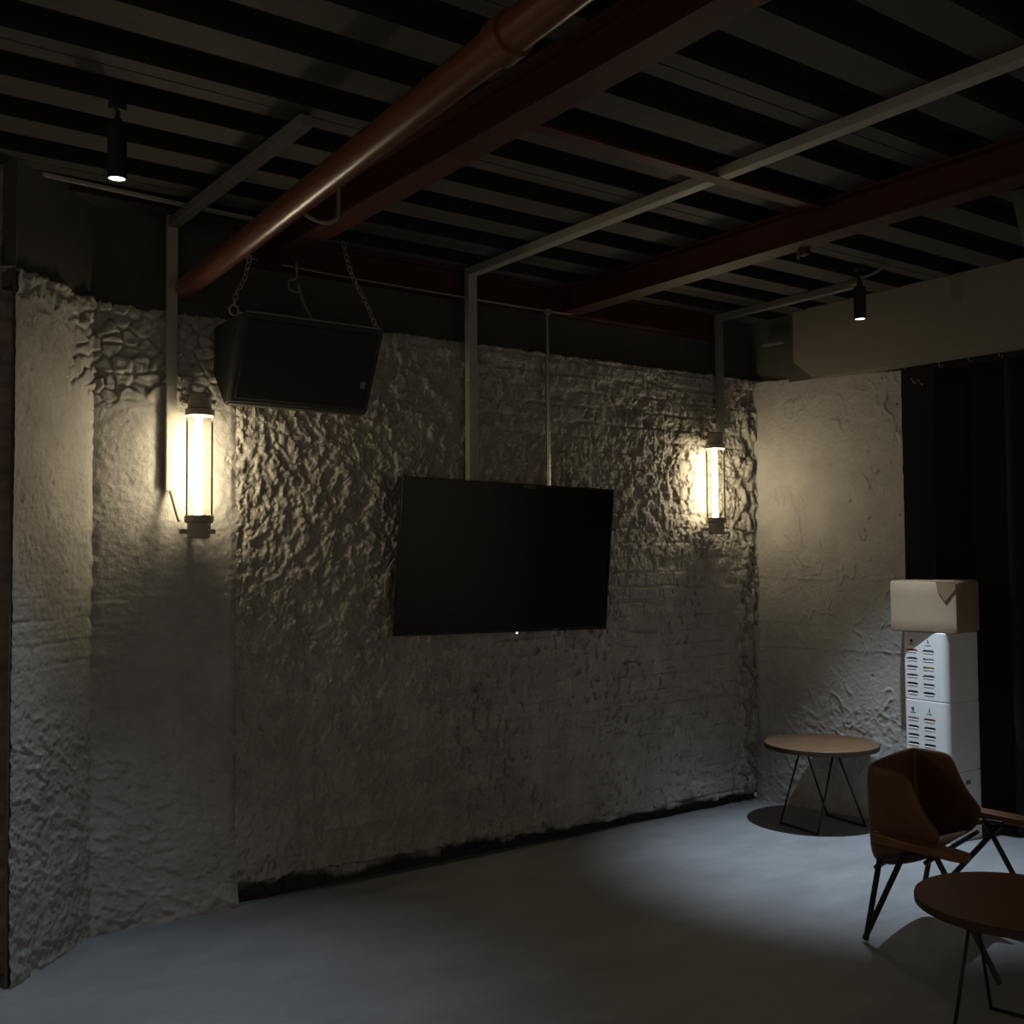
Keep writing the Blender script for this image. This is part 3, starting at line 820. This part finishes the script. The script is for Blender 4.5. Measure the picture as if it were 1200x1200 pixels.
# ------------------------------------------------------------------ round tables
def round_table(x, y, R_, top, label, ang, m):
    t = thing('round_table', (x, y, 0), label, 'table', 'round wooden tables')
    b = BM(); th = .028
    lathe(b, (x, y, top), [(0, 0), (R_-.004, 0), (R_-.003, -.001), (R_-.003, -th+.001), (R_-.006, -th), (0, -th)], 64)
    obj('tabletop', b, m, t, smooth='auto')
    b = BM(); lathe(b, (x, y, top), [(R_-.0028, -.0015), (R_, -.003), (R_, -th+.003), (R_-.0028, -th+.0005)], 64); obj('shaded_rim', b, M['edge'], t, smooth='auto')  # ring added around the wood to carry the painted rim shade
    b = BM(); lathe(b, (x, y, top-th-.001), [(.0, 0), (R_*.55, 0), (R_*.55, -.006), (0, -.006)], 32); obj('mounting_plate', b, M['black_metal'], t, smooth='auto')
    # two hairpins: rods spread from one apex under the top; foot bars join them
    q = math.radians(ang); ex = Vector((math.cos(q), math.sin(q), 0)); ey = Vector((-math.sin(q), math.cos(q), 0)); c = Vector((x, y, 0)); zt = top-th-.006
    feet = {(s_, r_): c + ex*s_*.175 + ey*r_*.145 + Vector((0, 0, .0065)) for s_ in (-1, 1) for r_ in (-1, 1)}
    for r_ in (-1, 1):
        ap = c + ey*r_*.125 - ex*.02
        for s_ in (-1, 1):
            b = BM(); tube(b, [ap + ex*s_*.012 + Vector((0, 0, zt)), feet[(s_, r_)]], .0058, 10); obj('leg', b, M['black_metal'], t, smooth=True)
    b = BM(); tube(b, [feet[(-1, -1)], feet[(-1, 1)]], .0058, 10); obj('foot_bar', b, M['black_metal'], t, smooth=True)
    b = BM(); tube(b, [feet[(1, -1)], feet[(1, 1)]], .0058, 10); obj('foot_bar', b, M['black_metal'], t, smooth=True)
    return t
round_table(-.215, -.655, .31, .458, 'round oak side table on black rod legs in the right corner', -8, M['wood'])
round_table(-1.904, -2.71, .30, .43, 'round brown side table in front of the leather lounge chair', 12, M['wood_arm'])

# ------------------------------------------------------------------ lounge chair
def lounge_chair():
    xl, xr, k = -1.53, -1.03, .13        # the right side sits a little further back (chair turned slightly)
    t = thing('lounge_chair', (-1.28, -2.05, 0), 'brown leather bucket lounge chair with flat wooden arms near the crates', 'chair')
    def P(s, y, z):                       # s: 0 left side .. 1 right side
        return Vector((xl+(xr-xl)*s, y+k*s, z))
    # stations across the shell: left wing edge, left corner, back, right corner, right wing edge
    rows = []
    prof = [  # (y, z) of the back/seat centre line, top to front lip; wing (y, z) at the same level
        ((-1.905, .680), (-2.080, .676)),
        ((-1.900, .600), (-2.110, .615)),
        ((-1.900, .500), (-2.150, .535)),
        ((-1.905, .400), (-2.215, .480)),
        ((-1.905, .285), (-2.215, .455)),
        ((-2.060, .330), (-2.200, .430)),
        ((-2.180, .385), (-2.205, .415)),
    ]
    bm = BM()
    for (cb, wg) in prof:
        r = []
        for s, f in ((0, 0), (0, .33), (0, .66), (.0, .93), (.05, 1), (.3, 1.0), (.7, 1.0), (.95, 1), (1.0, .93), (1, .66), (1, .33), (1, 0)):
            y = wg[0]+(cb[0]-wg[0])*f; z = wg[1]+(cb[1]-wg[1])*f
            if .1 < s < .9: y += .012
            r.append(bm.verts.new(P(s, y, z)))
        rows.append(r)
    for a, c in zip(rows, rows[1:]):
        for i in range(len(a)-1): bm.faces.new((a[i], a[i+1], c[i+1], c[i]))
    o = obj('leather_shell', bm, M['leather'], t, smooth=True)
    md = o.modifiers.new('thickness', 'SOLIDIFY'); md.thickness = .022; md.offset = 0
    md = o.modifiers.new('soft', 'SUBSURF'); md.levels = 2; md.render_levels = 2
    # arms
    for s, dx in ((0, -.075), (1, .085)):
        z = .432
        c0 = P(s, -1.985, z); c1 = P(s, -2.42, z)
        bm = BM()
        prof2 = [(0, -.022), (.02, -.030), (.22, -.038), (.34, -.042), (.375, -.034), (.39, -.006), (.38, .022), (.32, .038), (.2, .036), (.02, .028), (0, .020)]
        lo = []; hi = []
        for l, o_ in prof2:
            p = Vector((c0.x+dx+o_, c0.y-l, z)); lo.append(bm.verts.new(p-Vector((0, 0, .017)))); hi.append(bm.verts.new(p+Vector((0, 0, .013))))
        n = len(lo); bm.faces.new(lo); bm.faces.new(hi[::-1])
        for i in range(n): bm.faces.new((lo[i], lo[(i+1) % n], hi[(i+1) % n], hi[i]))
        oo = obj('armrest', bm, M['wood_arm'], t, smooth='auto'); md = oo.modifiers.new('round', 'BEVEL'); md.width = .005; md.segments = 2
        # side frame rods
        x = c0.x + dx*.42; yk = k*s
        for name, pts in (('leg', [(x, -1.975+yk, .335), (x, -1.905+yk, .010)]), ('leg', [(x, -2.20+yk, .418), (x, -2.45+yk, .010)]), ('brace', [(x, -2.075-.19*s+yk, .365+.04*s), (x, -1.90-.03*s+yk, .014)])):
            bm = BM(); tube(bm, [Vector(p) for p in pts], .011, 10); obj(name, bm, M['black_metal'], t, smooth='auto')
        bm = BM(); tube(bm, [Vector((x, -1.975+yk, .335)), Vector((x, -2.22+yk, .415)), Vector((x, -2.28+yk, .418))], .009, 8); obj('side_rail', bm, M['black_metal'], t, smooth='auto')
    for y, z in ((-1.955, .298), (-2.17, .362)):
        bm = BM(); tube(bm, [P(0, y, z)+Vector((-.03, 0, 0)), P(1, y, z)+Vector((.035, 0, 0))], .009, 8); obj('cross_rail', bm, M['black_metal'], t, smooth='auto')
lounge_chair()
